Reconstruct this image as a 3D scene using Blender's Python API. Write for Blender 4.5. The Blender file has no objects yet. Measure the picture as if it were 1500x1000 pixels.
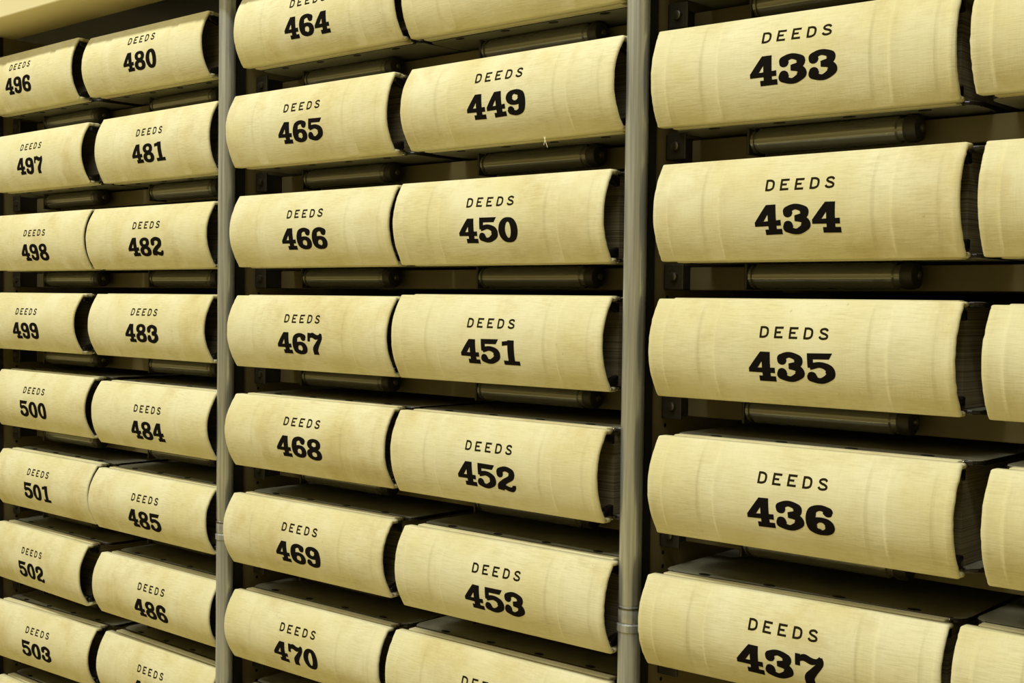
import bpy, bmesh, math, random
from mathutils import Vector, Matrix, noise

S = bpy.context.scene
COL = S.collection
ZO = 2.05                      # floor is z = 0; the heights below are measured from row reference + ZO

# ------------------------------------------------------------------ camera
cam_d = bpy.data.cameras.new('camera')
cam = bpy.data.objects.new('camera', cam_d)
COL.objects.link(cam)
YAW, PITCH, ROLL = 0.74061998, -0.03147865, 0.01255695
cy, sy = math.cos(YAW), math.sin(YAW)
fwd = Vector((-sy*math.cos(PITCH), cy*math.cos(PITCH), math.sin(PITCH)))
right = Vector((cy, sy, 0)); up = right.cross(fwd)
r2 = math.cos(ROLL)*right + math.sin(ROLL)*up
u2 = -math.sin(ROLL)*right + math.cos(ROLL)*up
m = Matrix((r2, u2, -fwd)).transposed().to_4x4()
m.translation = Vector((0.59051888, -1.02443138, -0.3303071 + ZO))
cam.matrix_world = m
cam_d.sensor_width = 36.0
cam_d.lens = 1900.0/1500.0*36.0
cam_d.clip_start = 0.02
S.camera = cam

# ------------------------------------------------------------------ world, lights, exposure
W = bpy.data.worlds.new('world'); S.world = W; W.use_nodes = True
W.node_tree.nodes['Background'].inputs[0].default_value = (1, .9, .6, 1)
W.node_tree.nodes['Background'].inputs[1].default_value = 0.02
S.view_settings.view_transform = 'Standard'
S.view_settings.look = 'None'
S.view_settings.gamma = 1.0
S.view_settings.use_curve_mapping = False
S.view_settings.exposure = 0.0

def area(name, loc, size, size_y, power, col, rot=(0, 0, 0)):
    d = bpy.data.lights.new(name, 'AREA'); d.shape = 'RECTANGLE'
    d.size = size; d.size_y = size_y; d.energy = power; d.color = col
    o = bpy.data.objects.new(name, d); o.location = loc; o.rotation_euler = rot
    COL.objects.link(o)
    return o
# the fluorescent row over the aisle
area('aisle_fluorescent_light', (-1.0, -1.4, 2.12+ZO), 4.6, 0.16, 105, (.965, 1.0, 1.03), (math.radians(8), 0, 0))
area('ledger_top_fill_light', (-1.0, -2.75, 2.12+ZO), 4.6, 0.16, 53, (.965, 1.0, 1.03), (math.radians(30), 0, 0))  # added low fill light for the tops of the lower ledgers

# ------------------------------------------------------------------ materials
def mat(name, base, rough=.6, metal=0.0, spec=.5):
    m = bpy.data.materials.new(name); m.use_nodes = True
    b = m.node_tree.nodes['Principled BSDF']
    b.inputs['Base Color'].default_value = (*base, 1)
    b.inputs['Roughness'].default_value = rough
    b.inputs['Metallic'].default_value = metal
    b.inputs['Specular IOR Level'].default_value = spec
    return m, m.node_tree, b

def noise_tex(nt, scale_vec, scale, detail, rand=False, rough=.55):
    tc = nt.nodes.new('ShaderNodeTexCoord')
    mp = nt.nodes.new('ShaderNodeMapping'); mp.inputs['Scale'].default_value = scale_vec
    nt.links.new(tc.outputs['Object'], mp.inputs['Vector'])
    if rand:
        oi = nt.nodes.new('ShaderNodeObjectInfo')
        mu = nt.nodes.new('ShaderNodeMath'); mu.operation = 'MULTIPLY'; mu.inputs[1].default_value = 37.0
        nt.links.new(oi.outputs['Random'], mu.inputs[0])
        cb = nt.nodes.new('ShaderNodeCombineXYZ')
        for i in range(3): nt.links.new(mu.outputs[0], cb.inputs[i])
        nt.links.new(cb.outputs[0], mp.inputs['Location'])
    n = nt.nodes.new('ShaderNodeTexNoise')
    n.inputs['Scale'].default_value = scale; n.inputs['Detail'].default_value = detail
    n.inputs['Roughness'].default_value = rough
    nt.links.new(mp.outputs[0], n.inputs['Vector'])
    return n.outputs[0]

def ramp(nt, fac, stops):
    r = nt.nodes.new('ShaderNodeValToRGB')
    while len(r.color_ramp.elements) < len(stops): r.color_ramp.elements.new(.5)
    for e, (p, c) in zip(r.color_ramp.elements, stops): e.position = p; e.color = (*c, 1)
    nt.links.new(fac, r.inputs[0])
    return r.outputs[0]

def mixc(nt, a, b, fac, mode='MIX'):
    x = nt.nodes.new('ShaderNodeMix'); x.data_type = 'RGBA'; x.blend_type = mode
    if isinstance(fac, float): x.inputs[0].default_value = fac
    else: nt.links.new(fac, x.inputs[0])
    for k, v in ((6, a), (7, b)):
        if isinstance(v, tuple): x.inputs[k].default_value = (*v, 1)
        else: nt.links.new(v, x.inputs[k])
    return x.outputs[2]

def bump(nt, b, h, strength, dist):
    bp = nt.nodes.new('ShaderNodeBump'); bp.inputs['Strength'].default_value = strength
    bp.inputs['Distance'].default_value = dist
    nt.links.new(h, bp.inputs['Height'])
    nt.links.new(bp.outputs[0], b.inputs['Normal'])

def canvas_mat(name, c0, c1, stain):
    m, nt, b = mat(name, c0, .85, 0, .25)
    big = noise_tex(nt, (1, 1, 1), 14, 4, True)
    c = ramp(nt, big, [(.36, c1), (.62, c0)])
    st = noise_tex(nt, (1, 1, 1), 9, 6, True, .65)
    sf = ramp(nt, st, [(.53, (0, 0, 0)), (.76, (.6, .6, .6))])
    c = mixc(nt, c, stain, sf)
    th = noise_tex(nt, (70, 200, 800), 1.0, 2, True)          # weft threads along the spine
    tf = ramp(nt, th, [(.30, (.85, .835, .78)), (.58, (1, 1, 1))])
    pt = noise_tex(nt, (1, 1, 1), 22, 3, True)
    pf2 = ramp(nt, pt, [(.35, (.15, .15, .15)), (.7, (1, 1, 1))])
    c = mixc(nt, c, tf, pf2, 'MULTIPLY')
    wp = noise_tex(nt, (800, 200, 25), 1.0, 1, True)          # warp threads
    wf = ramp(nt, wp, [(.25, (.975, .975, .97)), (.55, (1, 1, 1))])
    c = mixc(nt, c, wf, 1.0, 'MULTIPLY')
    sp = noise_tex(nt, (1, 1, 1), 130, 2, True)               # flecks
    pf = ramp(nt, sp, [(.75, (1, 1, 1)), (.82, (.45, .38, .25))])
    c = mixc(nt, c, pf, .5, 'MULTIPLY')
    nt.links.new(c, b.inputs['Base Color'])
    ad = nt.nodes.new('ShaderNodeMath'); ad.operation = 'ADD'
    nt.links.new(th, ad.inputs[0]); nt.links.new(wp, ad.inputs[1])
    bump(nt, b, ad.outputs[0], .30, .0006)
    return m

CREAM = (.765, .70, .40); CREAM2 = (.70, .62, .30); STAIN = (.50, .36, .10)
M_canvas = canvas_mat('cream_canvas', CREAM, CREAM2, STAIN)
M_hinge = canvas_mat('hinge_cloth', (.70, .63, .34), (.62, .54, .26), (.45, .33, .10))
M_lining = mat('spine_lining', (.035, .028, .014), .7)[0]
M_ink = mat('black_ink', (.008, .006, .004), .85, 0, .05)[0]
M_title = mat('title_ink', (.020, .014, .004), .85, 0, .05)[0]

M_cover, nt, b = mat('grey_cover_board', (.28, .265, .165), .38, 0, .5)
n = noise_tex(nt, (1, 1, 1), 25, 5, True)
nt.links.new(ramp(nt, n, [(.3, (.22, .205, .12)), (.7, (.33, .31, .20))]), b.inputs['Base Color'])
bump(nt, b, noise_tex(nt, (1, 1, 1), 500, 2), .15, .0004)
M_rod = mat('hinge_rod_metal', (.70, .64, .42), .22, .8)[0]
M_black = mat('black_leathercloth', (.010, .008, .006), .22, 0, .6)[0]
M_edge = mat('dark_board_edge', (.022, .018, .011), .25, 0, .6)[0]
M_rivet = mat('dark_rivet', (.012, .010, .006), .4)[0]

M_page, nt, b = mat('page_edges', (.42, .36, .20), .9, 0, .1)
pg = noise_tex(nt, (3, 3, 1300), 1.0, 3, True)
nt.links.new(ramp(nt, pg, [(.3, (.10, .078, .034)), (.62, (.31, .26, .145))]), b.inputs['Base Color'])

M_post, nt, b = mat('post_steel', (.36, .36, .29), .30, .5)
n = noise_tex(nt, (140, 140, 3), 2.0, 4)
nt.links.new(ramp(nt, n, [(.3, (.30, .30, .24)), (.7, (.62, .62, .53))]), b.inputs['Base Color'])
bump(nt, b, noise_tex(nt, (900, 900, 20), 1.0, 2), .12, .0003)
M_panel, nt, b = mat('tan_paint', (.34, .265, .105), .5, 0, .4)
n = noise_tex(nt, (1, 1, 1), 8, 5)
nt.links.new(ramp(nt, n, [(.3, (.19, .15, .058)), (.7, (.25, .20, .082))]), b.inputs['Base Color'])
M_dark = mat('dark_brown', (.012, .010, .005), .7, 0, .3)[0]  # panels, and the strips that stand for shade behind the posts
M_canopy, nt, b = mat('cream_paint', (.74, .64, .32), .55, 0, .4)
n = noise_tex(nt, (1, 1, 1), 5, 3)
nt.links.new(ramp(nt, n, [(.3, (.73, .63, .31)), (.7, (.76, .66, .335))]), b.inputs['Base Color'])
M_roller = mat('dark_roller_steel', (.28, .265, .19), .12, .65)[0]
M_bracket = mat('bracket_steel', (.055, .048, .030), .45, .4)[0]
M_screw = mat('screw_steel', (.22, .20, .14), .3, .9)[0]
M_wall = mat('plaster_wall', (.48, .41, .21), .9)[0]
M_floor, nt, b = mat('vinyl_floor', (.70, .60, .29), .5)
n = noise_tex(nt, (1, 1, 1), 30, 6)
nt.links.new(ramp(nt, n, [(.35, (.66, .56, .27)), (.65, (.74, .63, .31))]), b.inputs['Base Color'])
M_ceil = mat('ceiling_tile', (.34, .31, .2), .9)[0]

# ------------------------------------------------------------------ mesh helpers
def link(name, me, parent=None, loc=None):
    o = bpy.data.objects.new(name, me); COL.objects.link(o)
    if parent is not None: o.parent = parent
    if loc is not None: o.location = loc
    return o

def to_mesh(bm, name, mats, smooth=False):
    me = bpy.data.meshes.new(name)
    bmesh.ops.recalc_face_normals(bm, faces=bm.faces)
    bm.to_mesh(me); bm.free()
    for mm in (mats if isinstance(mats, (list, tuple)) else [mats]): me.materials.append(mm)
    if smooth: me.polygons.foreach_set('use_smooth', [True]*len(me.polygons))
    return me

def box(bm, x0, x1, y0, y1, z0, z1, bev=0.0, seg=2):
    g = bmesh.ops.create_cube(bm, size=1.0)
    vs = g['verts']
    for v in vs:
        v.co = Vector((x0+(v.co.x+.5)*(x1-x0), y0+(v.co.y+.5)*(y1-y0), z0+(v.co.z+.5)*(z1-z0)))
    if bev > 0:
        es = list({e for v in vs for e in v.link_edges})
        bmesh.ops.bevel(bm, geom=es, offset=bev, segments=seg, profile=.5, affect='EDGES')

def box_mesh(name, mats, *a, **k):
    bm = bmesh.new(); box(bm, *a, **k)
    return to_mesh(bm, name, mats)

def lathe(bm, prof, axis, origin, seg=28):
    """prof: (distance along axis, radius) pairs"""
    rings = []
    for t, r in prof:
        ring = []
        for k in range(seg):
            a = 2*math.pi*k/seg; c, s = r*math.cos(a), r*math.sin(a)
            p = {'x': (t, c, s), 'y': (c, t, s), 'z': (c, s, t)}[axis]
            ring.append(bm.verts.new(Vector(p)+Vector(origin)))
        rings.append(ring)
    for a, b in zip(rings, rings[1:]):
        for k in range(seg):
            bm.faces.new((a[k], a[(k+1) % seg], b[(k+1) % seg], b[k]))
    bm.faces.new(rings[0]); bm.faces.new(rings[-1])

def lathe_mesh(name, m, prof, axis, origin=(0, 0, 0), seg=28):
    bm = bmesh.new(); lathe(bm, prof, axis, origin, seg)
    me = to_mesh(bm, name, m, True)
    try: me.set_sharp_from_angle(angle=math.radians(38))
    except Exception: pass
    return me

def empty(name, loc, rz=0.0, label=None, cat=None, group=None):
    o = bpy.data.objects.new(name, None); COL.objects.link(o)
    o.empty_display_size = .05
    o.location = loc; o.rotation_euler = (0, 0, rz)
    if label: o['label'] = label
    if cat: o['category'] = cat
    if group: o['group'] = group
    return o

def structure(name, m, *a):
    o = link(name, box_mesh(name, m, *a)); o['kind'] = 'structure'
    return o

# ------------------------------------------------------------------ the room
structure('floor', M_floor, -4.2, 3.2, -3.3, .62, -.1, 0)
structure('ceiling', M_ceil, -4.2, 3.2, -3.3, .62, 2.2+ZO, 2.3+ZO)
structure('wall_back', M_wall, -4.2, 3.2, .52, .62, 0, 2.2+ZO)
structure('wall_front', M_wall, -4.2, 3.2, -3.3, -3.2, 0, 2.2+ZO)
structure('wall_left', M_wall, -4.2, -4.1, -3.2, .52, 0, 2.2+ZO)
structure('wall_right', M_wall, 3.1, 3.2, -3.2, .52, 0, 2.2+ZO)

# ------------------------------------------------------------------ shelving unit
PITCH_Z = .13
Z0 = -.03082 + ZO
def base_z(r): return Z0 - r*PITCH_Z
POSTS = [-1.556, -.866, -.1834, .503]
ZC = .106 + ZO                  # underside of the canopy
RP = .0113
unit = empty('shelving_unit', (0, 0, 0), 0, 'tall steel roller shelving unit with round grey posts, tan sides and a cream top canopy', 'shelving')
for px in POSTS:
    zc = -.640 + ZO
    prof = [(0, RP), (zc-.016, RP), (zc-.0155, RP+.0012), (zc-.009, RP+.0012), (zc-.0075, RP-.0008), (zc-.006, RP+.0002),
            (zc+.0075, RP+.0002), (zc+.009, RP-.0006), (zc+.0105, RP-.0006), (zc+.0115, RP), (ZC-.0005, RP)]
    p = link('post', lathe_mesh('post', M_post, prof, 'z', (px, 0, 0), 36), unit)
    q = [(zc+.0066, RP+.0003), (zc+.0070, RP+.0009), (zc+.0080, RP+.0009), (zc+.0084, RP+.0003)]
    link('joint_ring', lathe_mesh('joint_ring', M_screw, q, 'z', (px, 0, 0), 36), p)
    link('post_shade_strip', box_mesh('post_shade_strip', M_dark, px-.004, px+.0045, RP+.0002, RP+.0152, .02, ZC-.001), unit)  # near-black box standing in for the shade between post and side panel
    sp = link('side_panel', box_mesh('side_panel', M_panel, px-.0018, px+.0018, RP+.0155, .40, .02, ZC-.0005), unit)
    bm = bmesh.new()
    for r in range(-0, 10):
        for dz in (-.048, -.034, .022, .040):
            bmesh.ops.create_cone(bm, cap_ends=True, segments=10, radius1=.0022, radius2=.0022, depth=.0041,
                matrix=Matrix.Translation((px, .052, base_z(r)+dz)) @ Matrix.Rotation(math.pi/2, 4, 'Y'))
    link('slot_holes', to_mesh(bm, 'slot_holes', M_rivet), sp)
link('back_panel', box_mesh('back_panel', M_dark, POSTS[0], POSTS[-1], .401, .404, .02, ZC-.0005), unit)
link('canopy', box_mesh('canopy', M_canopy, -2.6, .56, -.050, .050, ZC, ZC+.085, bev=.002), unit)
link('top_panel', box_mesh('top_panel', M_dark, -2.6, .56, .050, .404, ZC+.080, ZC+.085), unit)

# one roller shelf per row and bay
def roller_mesh():
    prof = [(0, .0095), (0, .0122), (.003, .0122), (.003, .0108), (.006, .0108), (.007, .0126), (  .1485, .0126), (.150, .0108), (.155, .0108)]
    return lathe_mesh('roller', M_roller, prof, 'x')
ME_roller = roller_mesh()
ME_cap = lathe_mesh('end_cap', M_bracket, [(0, .006), (.0003, .0116), (.002, .0125), (.009, .0125), (.012, .0115), (.013, .009), (.0132, .003)], 'x')
ME_capscrew = lathe_mesh('cap_screw', M_screw, [(0, .0036), (.002, .0036), (.003, .0024)], 'x', seg=12)
bm = bmesh.new()
box(bm, 0, .003, -.013, .018, -.026, -.001, bev=.001)
ME_bkt = to_mesh(bm, 'roller_bracket', M_bracket)
bm = bmesh.new()
box(bm, 0, .024, 0, .003, -.0265, -.001, bev=.001)
box(bm, 0, .003, 0, .045, -.0265, -.001, bev=.001)
ME_plate = to_mesh(bm, 'mounting_plate', M_bracket)
ME_plate_r = ME_plate.copy()
for v in ME_plate_r.vertices: v.co.x = -v.co.x
ME_plate_r.flip_normals()
ME_screw = lathe_mesh('screw', M_screw, [(-.0035, .0030), (-.003, .0044), (0, .0050), (.0003, .005)], 'y', seg=16)
RL = {}
BAYTXT = ['left bay', 'middle bay', 'right bay']
def shelf(bay, r, cont):
    x0, x1 = POSTS[bay]+.0022, POSTS[bay+1]-.0022
    z = base_z(r)
    root = empty('roller_shelf', (x0, 0, z), 0, cont, 'shelf', 'roller shelves of the shelving unit')
    L = x1-x0
    fr = ('fr', round(L, 4))
    if fr not in RL:
        bm = bmesh.new()
        box(bm, .0031, L-.0031, .087, .090, -.0265, -.0030, bev=.0008)
        box(bm, .0031, L-.0031, .090, .110, -.0265, -.0240)
        a = to_mesh(bm, 'front_rail', M_panel)
        bm = bmesh.new()
        box(bm, .0031, L-.0031, .27, .30, -.0265, -.0003)
        RL[fr] = (a, to_mesh(bm, 'rear_rail', M_panel))
    link('front_rail', RL[fr][0], root); link('rear_rail', RL[fr][1], root)
    for me, xx in ((ME_plate, 0.0), (ME_plate_r, L)):
        p = link('mounting_plate', me, root, (xx, .045, 0))
        link('screw', ME_screw, p, (.013 if xx == 0 else -.013, -.0005, -.0135))
    for ox in (.093, .415):
        rr = link('roller', ME_roller, root, (ox, .066, -.0128))
        link('end_cap', ME_cap, rr, (.155, 0, 0)); link('cap_screw', ME_capscrew, rr, (.1675, 0, 0))
        link('roller_bracket', ME_bkt, root, (ox-.0035, .066, 0))
for r in range(0, 9): shelf(0, r, 'tan roller shelf with dark rollers carrying the ledgers DEEDS %d and %d' % (496+r, 480+r) if r < 8 else 'tan roller shelf at the foot of the left bay, under the row below DEEDS 503')
for r in range(0, 8): shelf(1, r, 'tan roller shelf with dark rollers carrying the ledgers DEEDS %d and %d' % (464+r, 448+r) if 0 < r < 7 else ('tan roller shelf with dark rollers just under DEEDS 464' if r == 0 else 'tan roller shelf at the foot of the middle bay, below DEEDS 470'))
for r in range(0, 6): shelf(2, r, 'tan roller shelf with dark rollers just under the ledger DEEDS %d' % (432+r) if r else 'tan roller shelf with dark roller at the top right, above the ledger DEEDS 433')

# ------------------------------------------------------------------ lettering
def catmull(pts, n=10, closed=False):
    P = [Vector(p) for p in pts]; out = []
    N = len(P); segs = N if closed else N-1
    for i in range(segs):
        p1, p2 = P[i % N], P[(i+1) % N]
        p0 = P[(i-1) % N] if (closed or i > 0) else p1+(p1-p2)
        p3 = P[(i+2) % N] if (closed or i < N-2) else p2+(p2-p1)
        for k in range(n):
            t = k/n
            out.append(.5*((2*p1)+(-p0+p2)*t+(2*p0-5*p1+4*p2-p3)*t*t+(-p0+3*p1-3*p2+p3)*t**3))
    out.append(P[0].copy() if closed else P[-1].copy())
    return out

def strip(pts, wv, wh, closed=False, n=10, w=None):
    """pen stroke: width wv where the stroke runs vertically, wh where it runs horizontally; w = widths along it instead"""
    c = catmull(pts, n, closed); N = len(c); quads = []; L = []; R = []
    for i in range(N):
        a = c[i-1] if i > 0 else (c[-2] if closed else c[0]); b2 = c[i+1] if i < N-1 else (c[1] if closed else c[-1])
        t = (b2-a).normalized()
        if w is not None:
            f = i/(N-1)*(len(w)-1); k = min(int(f), len(w)-2); ww = w[k]+(w[k+1]-w[k])*(f-k)
        else: ww = math.hypot(wv*t.y, wh*t.x)
        nn = Vector((-t.y, t.x))*ww*.5
        L.append(c[i]+nn); R.append(c[i]-nn)
    for i in range(N-1):
        l0, r0, l1, r1 = L[i], R[i], L[i+1], R[i+1]
        for k in range(3):
            a, b2 = k/3, (k+1)/3
            quads.append((l0.lerp(r0, a), l0.lerp(r0, b2), l1.lerp(r1, b2), l1.lerp(r1, a)))
    return quads

def quad(a, b2, c, d, n=6):
    A, B, C, D = map(Vector, (a, b2, c, d)); out = []
    g = [[A.lerp(B, i/n).lerp(D.lerp(C, i/n), j/n) for j in range(n+1)] for i in range(n+1)]
    for i in range(n):
        for j in range(n): out.append((g[i][j], g[i+1][j], g[i+1][j+1], g[i][j+1]))
    return out

def disc(cx, cyy, rx, ry, n=20):
    out = []
    for k in range(n):
        a0, a1 = 2*math.pi*k/n, 2*math.pi*(k+1)/n
        p0, p1 = Vector((cx+rx*math.cos(a0), cyy+ry*math.sin(a0))), Vector((cx+rx*math.cos(a1), cyy+ry*math.sin(a1)))
        c = Vector((cx, cyy))
        out.append((c, c.lerp(p0, .5), c.lerp(p1, .5))); out.append((c.lerp(p0, .5), p0, p1, c.lerp(p1, .5)))
    return out

def ell(cx, cyy, rx, ry, n=12):
    return [(cx+rx*math.cos(2*math.pi*k/n), cyy+ry*math.sin(2*math.pi*k/n)) for k in range(n)]

G6 = (strip([(.80, .74), (.77, .84), (.52, .905), (.27, .80), (.175, .50), (.24, .20), (.50, .09)], .35, .19)
      + disc(.80, .735, .15, .105) + strip(ell(.53, .30, .30, .215), .36, .17, True, 5))
GLYPH = {
 '4': quad((0, .29), (.98, .29), (.98, .475), (0, .435)) + quad((.50, .02), (.81, .02), (.81, 1), (.50, 1)) + quad((0, .42), (.34, .455), (.74, 1), (.45, 1)) + quad((.37, 0), (1.0, 0), (1.0, .18), (.37, .18)),
 '3': (strip([(.19, .68), (.20, .81), (.46, .905), (.76, .80), (.74, .61), (.50, .53)], .34, .19) + disc(.185, .69, .165, .135)
       + strip([(.46, .525), (.76, .45), (.81, .26), (.50, .09), (.19, .17), (.19, .31)], .36, .19) + disc(.185, .31, .165, .135) + quad((.43, .43), (.60, .43), (.60, .62), (.43, .62))),
 '5': (quad((.06, .80), (.84, .80), (.96, 1.0), (.06, 1.0)) + quad((.06, .52), (.27, .54), (.27, .92), (.06, .92))
       + strip([(.13, .55), (.50, .62), (.80, .50), (.82, .26), (.50, .09), (.20, .16), (.19, .26)], .36, .19) + disc(.185, .265, .160, .125)),
 '0': strip(ell(.5, .5, .32, .41, 14), .35, .18, True, 6),
 '6': G6,
 '9': [tuple(Vector((1-p.x, 1-p.y)) for p in q) for q in G6],
 '8': strip(ell(.5, .735, .29, .185), .33, .165, True, 5) + strip(ell(.5, .275, .325, .195), .37, .17, True, 5),
 '2': (disc(.19, .67, .165, .13) + strip([(.19, .68), (.21, .82), (.48, .905), (.78, .80), (.76, .58), (.44, .40), (.20, .22), (.17, .03)], .34, .20)
       + strip([(.17, .12), (.38, .165), (.62, .10), (.80, .10), (.90, .20), (.90, .27)], .18, .20)),
 '7': (quad((.02, .60), (.20, .60), (.20, 1.0), (.02, 1.0)) + strip([(.12, .82), (.34, .90), (.60, .82), (.80, .86), (.90, 1.0)], .2, .2, w=[.16, .24, .24, .16, .06])
       + strip([(.93, .99), (.92, .78), (.66, .46), (.50, .24), (.50, 0)], .3, .3, w=[.10, .20, .27, .34, .36])),
 '1': quad((.36, .02), (.70, .02), (.70, 1.0), (.36, 1.0)) + quad((.12, 0), (.94, 0), (.94, .17), (.12, .17)) + quad((.08, .76), (.45, .80), (.45, .98), (.08, .93)),
}
ADV = {'1': .98}
TW = .19
LET = {
 'D': quad((0, 0), (TW, 0), (TW, 1), (0, 1), 5) + strip([(.08, .905), (.42, .905), (.68, .78), (.75, .5), (.68, .22), (.42, .095), (.08, .095)], TW, TW, n=5),
 'E': quad((0, 0), (TW, 0), (TW, 1), (0, 1), 5) + quad((0, 0), (.80, 0), (.80, .19), (0, .19), 4) + quad((0, .81), (.80, .81), (.80, 1), (0, 1), 4) + quad((0, .42), (.60, .42), (.60, .60), (0, .60), 4),
 'S': strip([(.74, .74), (.62, .87), (.40, .91), (.18, .84), (.13, .69), (.30, .56), (.56, .47), (.74, .34), (.70, .16), (.42, .09), (.17, .14), (.05, .28)], TW, TW, n=5),
}

def lay(text, table, h, wscale, adv, jitter, rnd):
    """quads of a line of writing centred on (0, 0)"""
    out = []; x = 0
    for ch in text:
        a = rnd.uniform(-jitter, jitter); dy = rnd.uniform(-jitter, jitter)*.6
        for q in table[ch]:
            out.append([Vector((x+(p.x-.5)*wscale*math.cos(a)-(p.y-.5)*math.sin(a)+.5*wscale, (p.y-.5)+(p.x-.5)*math.sin(a)+dy)) for p in q])
        x += adv*(ADV.get(ch, 1.0) if table is GLYPH else 1.0)
    xs = [p.x for q in out for p in q]; c = (min(xs)+max(xs))/2
    return [[Vector(((p.x-c)*h, p.y*h)) for p in q] for q in out]

# ------------------------------------------------------------------ the ledgers
BULGE = .0175
def smooth(a, b, x):
    t = max(0, min(1, (x-a)/(b-a))); return t*t*(3-2*t)
def ridge(s):
    h = -.0007*(1-smooth(.052, .062, s)) - .0006*smooth(.936, .946, s)
    for a, b2 in ((.190, .246), (.752, .806)):
        h -= .0009*smooth(a-.006, a+.004, s)*(1-smooth(b2-.005, b2+.005, s))
        h += .0004*math.exp(-((s-b2-.008)/.008)**2)
    h += .0005*math.exp(-((s-.064)/.006)**2)
    h += .0006*(math.exp(-((s-.984)/.007)**2)+.6*math.exp(-((s-.016)/.007)**2))
    return h*1.5

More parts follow.
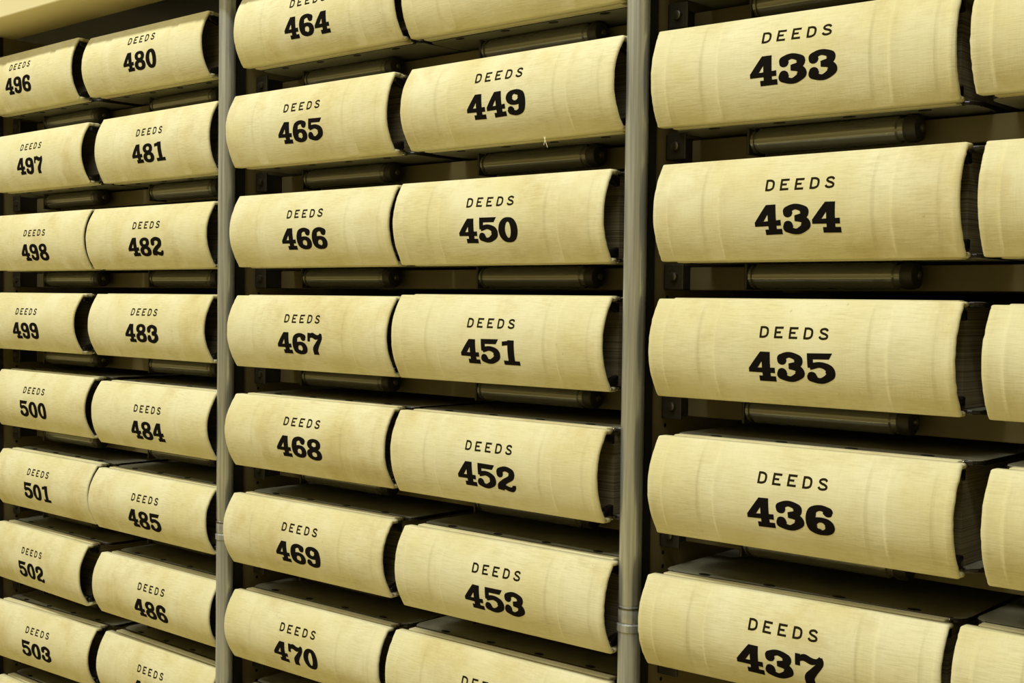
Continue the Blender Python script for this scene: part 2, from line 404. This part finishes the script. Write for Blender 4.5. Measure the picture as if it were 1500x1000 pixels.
BULGES = {433: .0145, 449: .0195, 480: .0155, 496: .0155, 451: .0165, 452: .0165}
def make_book(n, r_, x, y, z, rz, T, Wd, tx, tz, title, label, rivets):
    rnd = random.Random(n*7+3)
    seed = Vector((n*1.37 % 50, n*.71 % 50, 0))
    root = empty('ledger_book', (x, y, z), rz, label, 'book', 'cream canvas deed ledgers on the roller shelves')
    hw = Wd/2
    bl = BULGES.get(n, .0165 if r_ < 3 else .0178)*rnd.uniform(.95, 1.05)
    def arc(zz):
        t = max(-1, min(1, 2*zz/T-1)); return -bl*(1-abs(t)**2.1)
    def surf(u, zz):
        """front surface of the spine (y, outward = -y)"""
        s = u/Wd+.5; t = 2*zz/T-1
        k = 1-abs(max(-1, min(1, t)))**6
        w = noise.noise(Vector((u*14, zz*22, 0))+seed)*.0010 + noise.noise(Vector((u*45, zz*50, 5))+seed)*.00030
        return arc(zz)-(ridge(s)+w)*k
    # profile of the spine shell: (y, z, weight) from bottom lip, round the front, to the top lip
    NZ = 30
    zs = [T*(.5-.5*math.cos(math.pi*(i+.0)/NZ)) for i in range(1, NZ)]
    us = sorted(set([-hw+.0026+(Wd-.0052)*i/72 for i in range(73)] + [(s-.5)*Wd for a in (.010, .016, .022, .978, .984, .990, .052, .057, .062, .068, .184, .189, .194, .241, .246, .251, .257, .746, .751, .756, .801, .806, .811, .817, .936, .941, .946) for s in (a,)]))
    LIP = .0100
    def section(u, inset, du):
        pts = []
        for i in range(3): pts.append((LIP-(LIP-.0012)*i/2.0, inset))
        for zz in zs:
            dz = T*.004; dy = (surf(u, min(T, zz+dz))-surf(u, max(0, zz-dz)))/(min(T, zz+dz)-max(0, zz-dz))
            nn = Vector((1, -dy)).normalized()          # inward normal in (y, z)
            pts.append((surf(u, zz)+nn.x*inset, min(T-inset, max(inset, zz+nn.y*inset))))
        for i in range(3): pts.append((.0012+(LIP-.0012)*i/2.0, T-inset))
        return [(u+du, p[0], p[1]) for p in pts]
    rag = lambda e, k: .0006*noise.noise(Vector((e*9.1, k*1.3, n*.9)))
    cols = []
    TH = .0046
    cols.append((us[0], .0006, -.0012, 0)); cols = []
    def endcols(sg):
        e = sg*(hw-.0026)
        return [(e, .0003, sg*.0012), (e, .0011, sg*.0022), (e, .0023, sg*.0026), (e, .0036, sg*.0022), (e, TH, sg*.0008)]
    left = endcols(-1); rightc = endcols(1)
    outer = [(u, 0.0, 0.0) for u in us]
    inner = [(u, TH, 0.0) for u in us[::6]][::-1]
    ring = outer + rightc + inner + left[::-1]
    bm = bmesh.new(); grid = []
    for (u, ins, du) in ring:
        sec = section(u, ins, du)
        jit = 1 if du != 0 else 0
        grid.append([bm.verts.new((p[0]+jit*rag(1 if u > 0 else 2, k), p[1], p[2])) for k, p in enumerate(sec)])
    NR = len(ring); no = len(outer)
    for i in range(NR):
        a, b2 = grid[i], grid[(i+1) % NR]
        for k in range(len(a)-1):
            f = bm.faces.new((a[k], b2[k], b2[k+1], a[k+1]))
            f.material_index = 1 if (no+5 <= i < NR-5) else 0
    for k in (0, -1):                                    # close the long edges of the shell
        o_ = [g[k] for g in grid[:no]]; 
        loop = [g[k] for g in grid]
        try: bm.faces.new(loop)
        except ValueError: pass
    me = to_mesh(bm, 'spine', [M_canvas, M_lining], True)
    link('spine', me, root)
    # cloth hinge strips, metal hinge rods, cover boards
    for top in (True, False):
        def zf(a): return T-a if top else a
        def zz(a, b2): return (zf(b2), zf(a)) if top else (zf(a), zf(b2))
        z0_, z1_ = zz(-.0010, .0045)
        hs = link('hinge_strip', box_mesh('hinge_strip', M_hinge, -hw+.010, hw-.008,   .0112, .0225, z0_, z1_, bev=.0016), root)
        rod = lathe_mesh('hinge_rod', M_rod, [(-hw+.008, .0010), (-hw+.0085, .0020), (hw-.0085, .0020), (hw-.008, .0010)], 'x', (0, .0250, zf(.0016)), 12)
        link('hinge_rod', rod, root)
        z0_, z1_ = zz(0, .0042)
        bm = bmesh.new(); rc = .014; pts = []
        xa, xb, ya, yb = -hw-.002, hw+.003,   .0285, .300
        for (cx_, cy_, a0) in ((xb-rc, ya+rc, -90), (xb-rc, yb-rc, 0), (xa+rc, yb-rc, 90), (xa+rc, ya+rc, 180)):
            for k in range(7):
                a = math.radians(a0+90*k/6); pts.append((cx_+rc*math.cos(a), cy_+rc*math.sin(a)))
        lo = [bm.verts.new((p[0], p[1], z0_)) for p in pts]; hi = [bm.verts.new((p[0], p[1], z1_)) for p in pts]
        N = len(pts); fl = bm.faces.new(lo); fh = bm.faces.new(hi)
        for k in range(N): bm.faces.new((lo[k], lo[(k+1) % N], hi[(k+1) % N], hi[k]))
        es = list(fh.edges)+list(fl.edges)
        bmesh.ops.bevel(bm, geom=es, offset=.0011, segments=2, profile=.5, affect='EDGES')
        bm.normal_update()
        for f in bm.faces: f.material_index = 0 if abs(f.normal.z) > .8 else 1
        cb = link('cover_board', to_mesh(bm, 'cover_board', [M_cover, M_edge]), root)
        if (top and rivets[0]) or (not top and rivets[1]):
            for fx in (-.105, -.035, .035, .105):
                link('rivet', ME_rivet, cb, (fx, .0335, T if top else 0.0))
    # leaves
    bm = bmesh.new(); box(bm, -hw+.009, hw-.011, .0280, .292, .0048, T-.0048)
    link('page_block', to_mesh(bm, 'page_block', M_page), root)
    # black binding caps at the four corners of the spine
    for sg in (-1, 1):
        for top in (0, 1):
            bm = bmesh.new()
            h = .0125; zc_ = T-.0050-h if top else .0050
            x1_ = hw-.0030; x0_ = hw-.014
            box(bm, min(sg*x0_, sg*x1_), max(sg*x0_, sg*x1_), .0025, .0232, zc_, zc_+h, bev=.0045, seg=3)
            for v in bm.verts:                           # taper to a folded wedge
                f = (v.co.y-.0025)/.0207; zr = (v.co.z-zc_)/h
                if top: v.co.z = zc_+h-(1-zr)*h*(.42+.58*f)
                else: v.co.z = zc_+zr*h*(.42+.58*f)
                v.co.x -= sg*.0022*math.sin(zr*3.1)
            link('corner_cap', to_mesh(bm, 'corner_cap', M_black, True), root)
    # writing
    def writing(name, quads, cx_, cz_, m_):
        bm = bmesh.new(); cache = {}
        for q in quads:
            vs = []
            for p in q:
                u, zz2 = cx_+p.x, cz_+p.y
                key = (round(u, 6), round(zz2, 6))
                if key not in cache: cache[key] = bm.verts.new((u, surf(u, zz2)-.00016, zz2))
                if cache[key] not in vs: vs.append(cache[key])
            if len(vs) >= 3:
                try: bm.faces.new(vs)
                except ValueError: pass
        me = bpy.data.meshes.new(name); bm.to_mesh(me); bm.free(); me.materials.append(m_)
        link(name, me, root)
    if title:
        tl = rnd.uniform(-.02, .02)
        writing('title_lettering', lay('DEEDS', LET, .0104, 1.03, 1.42, .03, rnd), tx+.0015+rnd.uniform(-.001, .001), tz+.0305, M_title)
        writing('volume_number', lay(str(n), GLYPH, .0264, 1.03, 1.10, .03, rnd), tx, tz, M_ink)
    if n == 449:                                         # a frayed thread hanging from the lower edge
        bm = bmesh.new()
        for (p0, p1) in (((.052, -.002, .0005), (.064, -.010, -.012)), ((.054, -.002, .0005), (.058, -.009, -.009))):
            d = Vector(p1)-Vector(p0)
            bmesh.ops.create_cone(bm, cap_ends=True, segments=6, radius1=.0004, radius2=.0002, depth=d.length,
                matrix=Matrix.Translation((Vector(p0)+Vector(p1))/2) @ d.to_track_quat('Z', 'Y').to_matrix().to_4x4())
        link('loose_thread', to_mesh(bm, 'loose_thread', M_canvas), root)
    return root

ME_rivet = lathe_mesh('rivet', M_rivet, [(-.0006, .0036), (.0006, .0036), (.0010, .0026)], 'z', seg=14)
for v in ME_rivet.vertices: v.co.x *= 1.7
XB = [-1.378, -1.05, -.678, -.36, 0, .318]
DATA = [
(417,5,1,0.3092,-0.0035,0.0033,0.0910,0.3032,0.0000,0.0345),
(418,5,2,0.3187,-0.0041,0.0039,0.0924,0.3032,0.0000,0.0345),
(419,5,3,0.3252,-0.0029,0.0028,0.0920,0.3032,0.0000,0.0345),
(420,5,4,0.3334,-0.0146,0.0138,0.0927,0.3033,0.0000,0.0345),
(421,5,5,0.3053,-0.0010,0.0009,0.0904,0.3032,0.0000,0.0345),
(433,4,1,-0.0131,0.0108,0.0463,0.0928,0.2984,0.0028,0.0401),
(434,4,2,0.0006,-0.0026,-0.0079,0.0931,0.3037,0.0048,0.0353),
(435,4,3,-0.0015,-0.0009,0.0052,0.0943,0.3036,0.0038,0.0348),
(436,4,4,0.0077,-0.0131,0.0133,0.0935,0.2982,0.0038,0.0363),
(437,4,5,-0.0066,-0.0020,0.0500,0.0872,0.2974,0.0033,0.0310),
(448,3,0,-0.3617,0.0050,0.0080,0.0910,0.3057,0.0000,0.0345),
(449,3,1,-0.3503,-0.0046,-0.0056,0.0929,0.3071,-0.0030,0.0374),
(450,3,2,-0.3663,-0.0013,0.0144,0.0935,0.3035,-0.0022,0.0355),
(451,3,3,-0.3653,-0.0013,0.0187,0.0957,0.3043,0.0019,0.0356),
(452,3,4,-0.3579,-0.0125,-0.0099,0.0933,0.3045,0.0016,0.0338),
(453,3,5,-0.3470,-0.0122,0.0163,0.0920,0.2990,0.0051,0.0331),
(454,3,6,-0.3623,-0.0040,0.0300,0.0969,0.3085,0.0000,0.0345),
(464,2,0,-0.6735,-0.0031,0.0105,0.0910,0.3039,-0.0026,0.0336),
(465,2,1,-0.6823,-0.0077,0.0174,0.0935,0.3049,0.0001,0.0349),
(466,2,2,-0.6778,-0.0041,0.0146,0.0930,0.3037,0.0007,0.0337),
(467,2,3,-0.6773,-0.0066,0.0177,0.0929,0.3039,-0.0017,0.0345),
(468,2,4,-0.6754,-0.0093,0.0157,0.0939,0.3044,0.0012,0.0369),
(469,2,5,-0.6828,-0.0053,0.0193,0.0917,0.3053,0.0010,0.0335),
(470,2,6,-0.6964,0.0047,0.0191,0.0897,0.3006,-0.0006,0.0323),
(480,1,0,-1.0639,0.0001,0.0107,0.0884,0.3060,0.0066,0.0356),
(481,1,1,-1.0516,0.0107,-0.0086,0.0966,0.3000,0.0005,0.0351),
(482,1,2,-1.0515,0.0018,0.0183,0.0905,0.3041,0.0072,0.0308),
(483,1,3,-1.0591,0.0077,0.0005,0.0928,0.3035,-0.0006,0.0369),
(484,1,4,-1.0298,-0.0045,-0.0113,0.0923,0.3032,0.0034,0.0296),
(485,1,5,-1.0402,-0.0002,-0.0045,0.0899,0.3048,0.0023,0.0303),
(486,1,6,-1.0431,0.0070,0.0042,0.0900,0.3033,0.0086,0.0301),
(487,1,7,-1.0523,0.0177,-0.0115,0.0952,0.3021,0.0000,0.0345),
(496,0,0,-1.3935,-0.0007,-0.0111,0.0942,0.2912,-0.0218,0.0375),
(497,0,1,-1.3646,-0.0027,-0.0096,0.0923,0.2992,-0.0075,0.0353),
(498,0,2,-1.3671,0.0005,0.0020,0.0913,0.3032,0.0019,0.0281),
(499,0,3,-1.3910,-0.0005,0.0017,0.0924,0.3032,0.0033,0.0328),
(500,0,4,-1.3786,0.0125,-0.0002,0.0938,0.3032,-0.0071,0.0349),
(501,0,5,-1.3601,0.0064,0.0033,0.0912,0.3032,-0.0024,0.0343),
(502,0,6,-1.3849,0.0093,-0.0207,0.0946,0.3032,-0.0029,0.0325),
(503,0,7,-1.3825,0.0104,0.0614,0.0930,0.3033,0.0087,0.0347),
# ledgers just inside the frame's edge, lettering out of sight
(504, 0, 8, -1.378, .008, .005, .0930, .3032, 0, .034),
(471, 2, 7, -.688, .004, .012, .0920, .3030, 0, .034),
(432, 4, 0, -.004, -.002, .004, .0915, .3030, 0, .034),
(416, 5, 0, .316, -.003, .002, .0920, .3030, 0, .034),
]
SPECIAL = {
 448: 'cream canvas ledger directly above DEEDS 449, its writing cut off by the top edge',
 417: 'cream canvas ledger right of DEEDS 433, mostly cut off by the right edge',
 418: 'cream canvas ledger right of DEEDS 434, mostly cut off by the right edge',
 419: 'cream canvas ledger right of DEEDS 435, mostly cut off by the right edge',
 420: 'cream canvas ledger right of DEEDS 436, mostly cut off by the right edge',
 421: 'cream canvas ledger right of DEEDS 437, mostly cut off by the right edge',
 504: 'cream canvas ledger below DEEDS 503, only its top edge in view',
 471: 'cream canvas ledger below DEEDS 470, only its top edge in view',
 432: 'cream canvas ledger on the shelf above DEEDS 433',
 416: 'cream canvas ledger on the shelf above the one right of DEEDS 433',
}
COLTXT = ['left column of the left bay', 'right column of the left bay', 'left column of the middle bay', 'right column of the middle bay', 'right bay', 'right bay']
for (n, c, r, x, y, a, T, Wd, tx, tz) in DATA:
    lab = SPECIAL.get(n) or 'cream canvas ledger stamped DEEDS %d in black, in the %s' % (n, COLTXT[c])
    make_book(n, r, x, y, base_z(r), a, T, Wd, tx, tz, n not in SPECIAL, lab, (r >= 3, r <= 1))
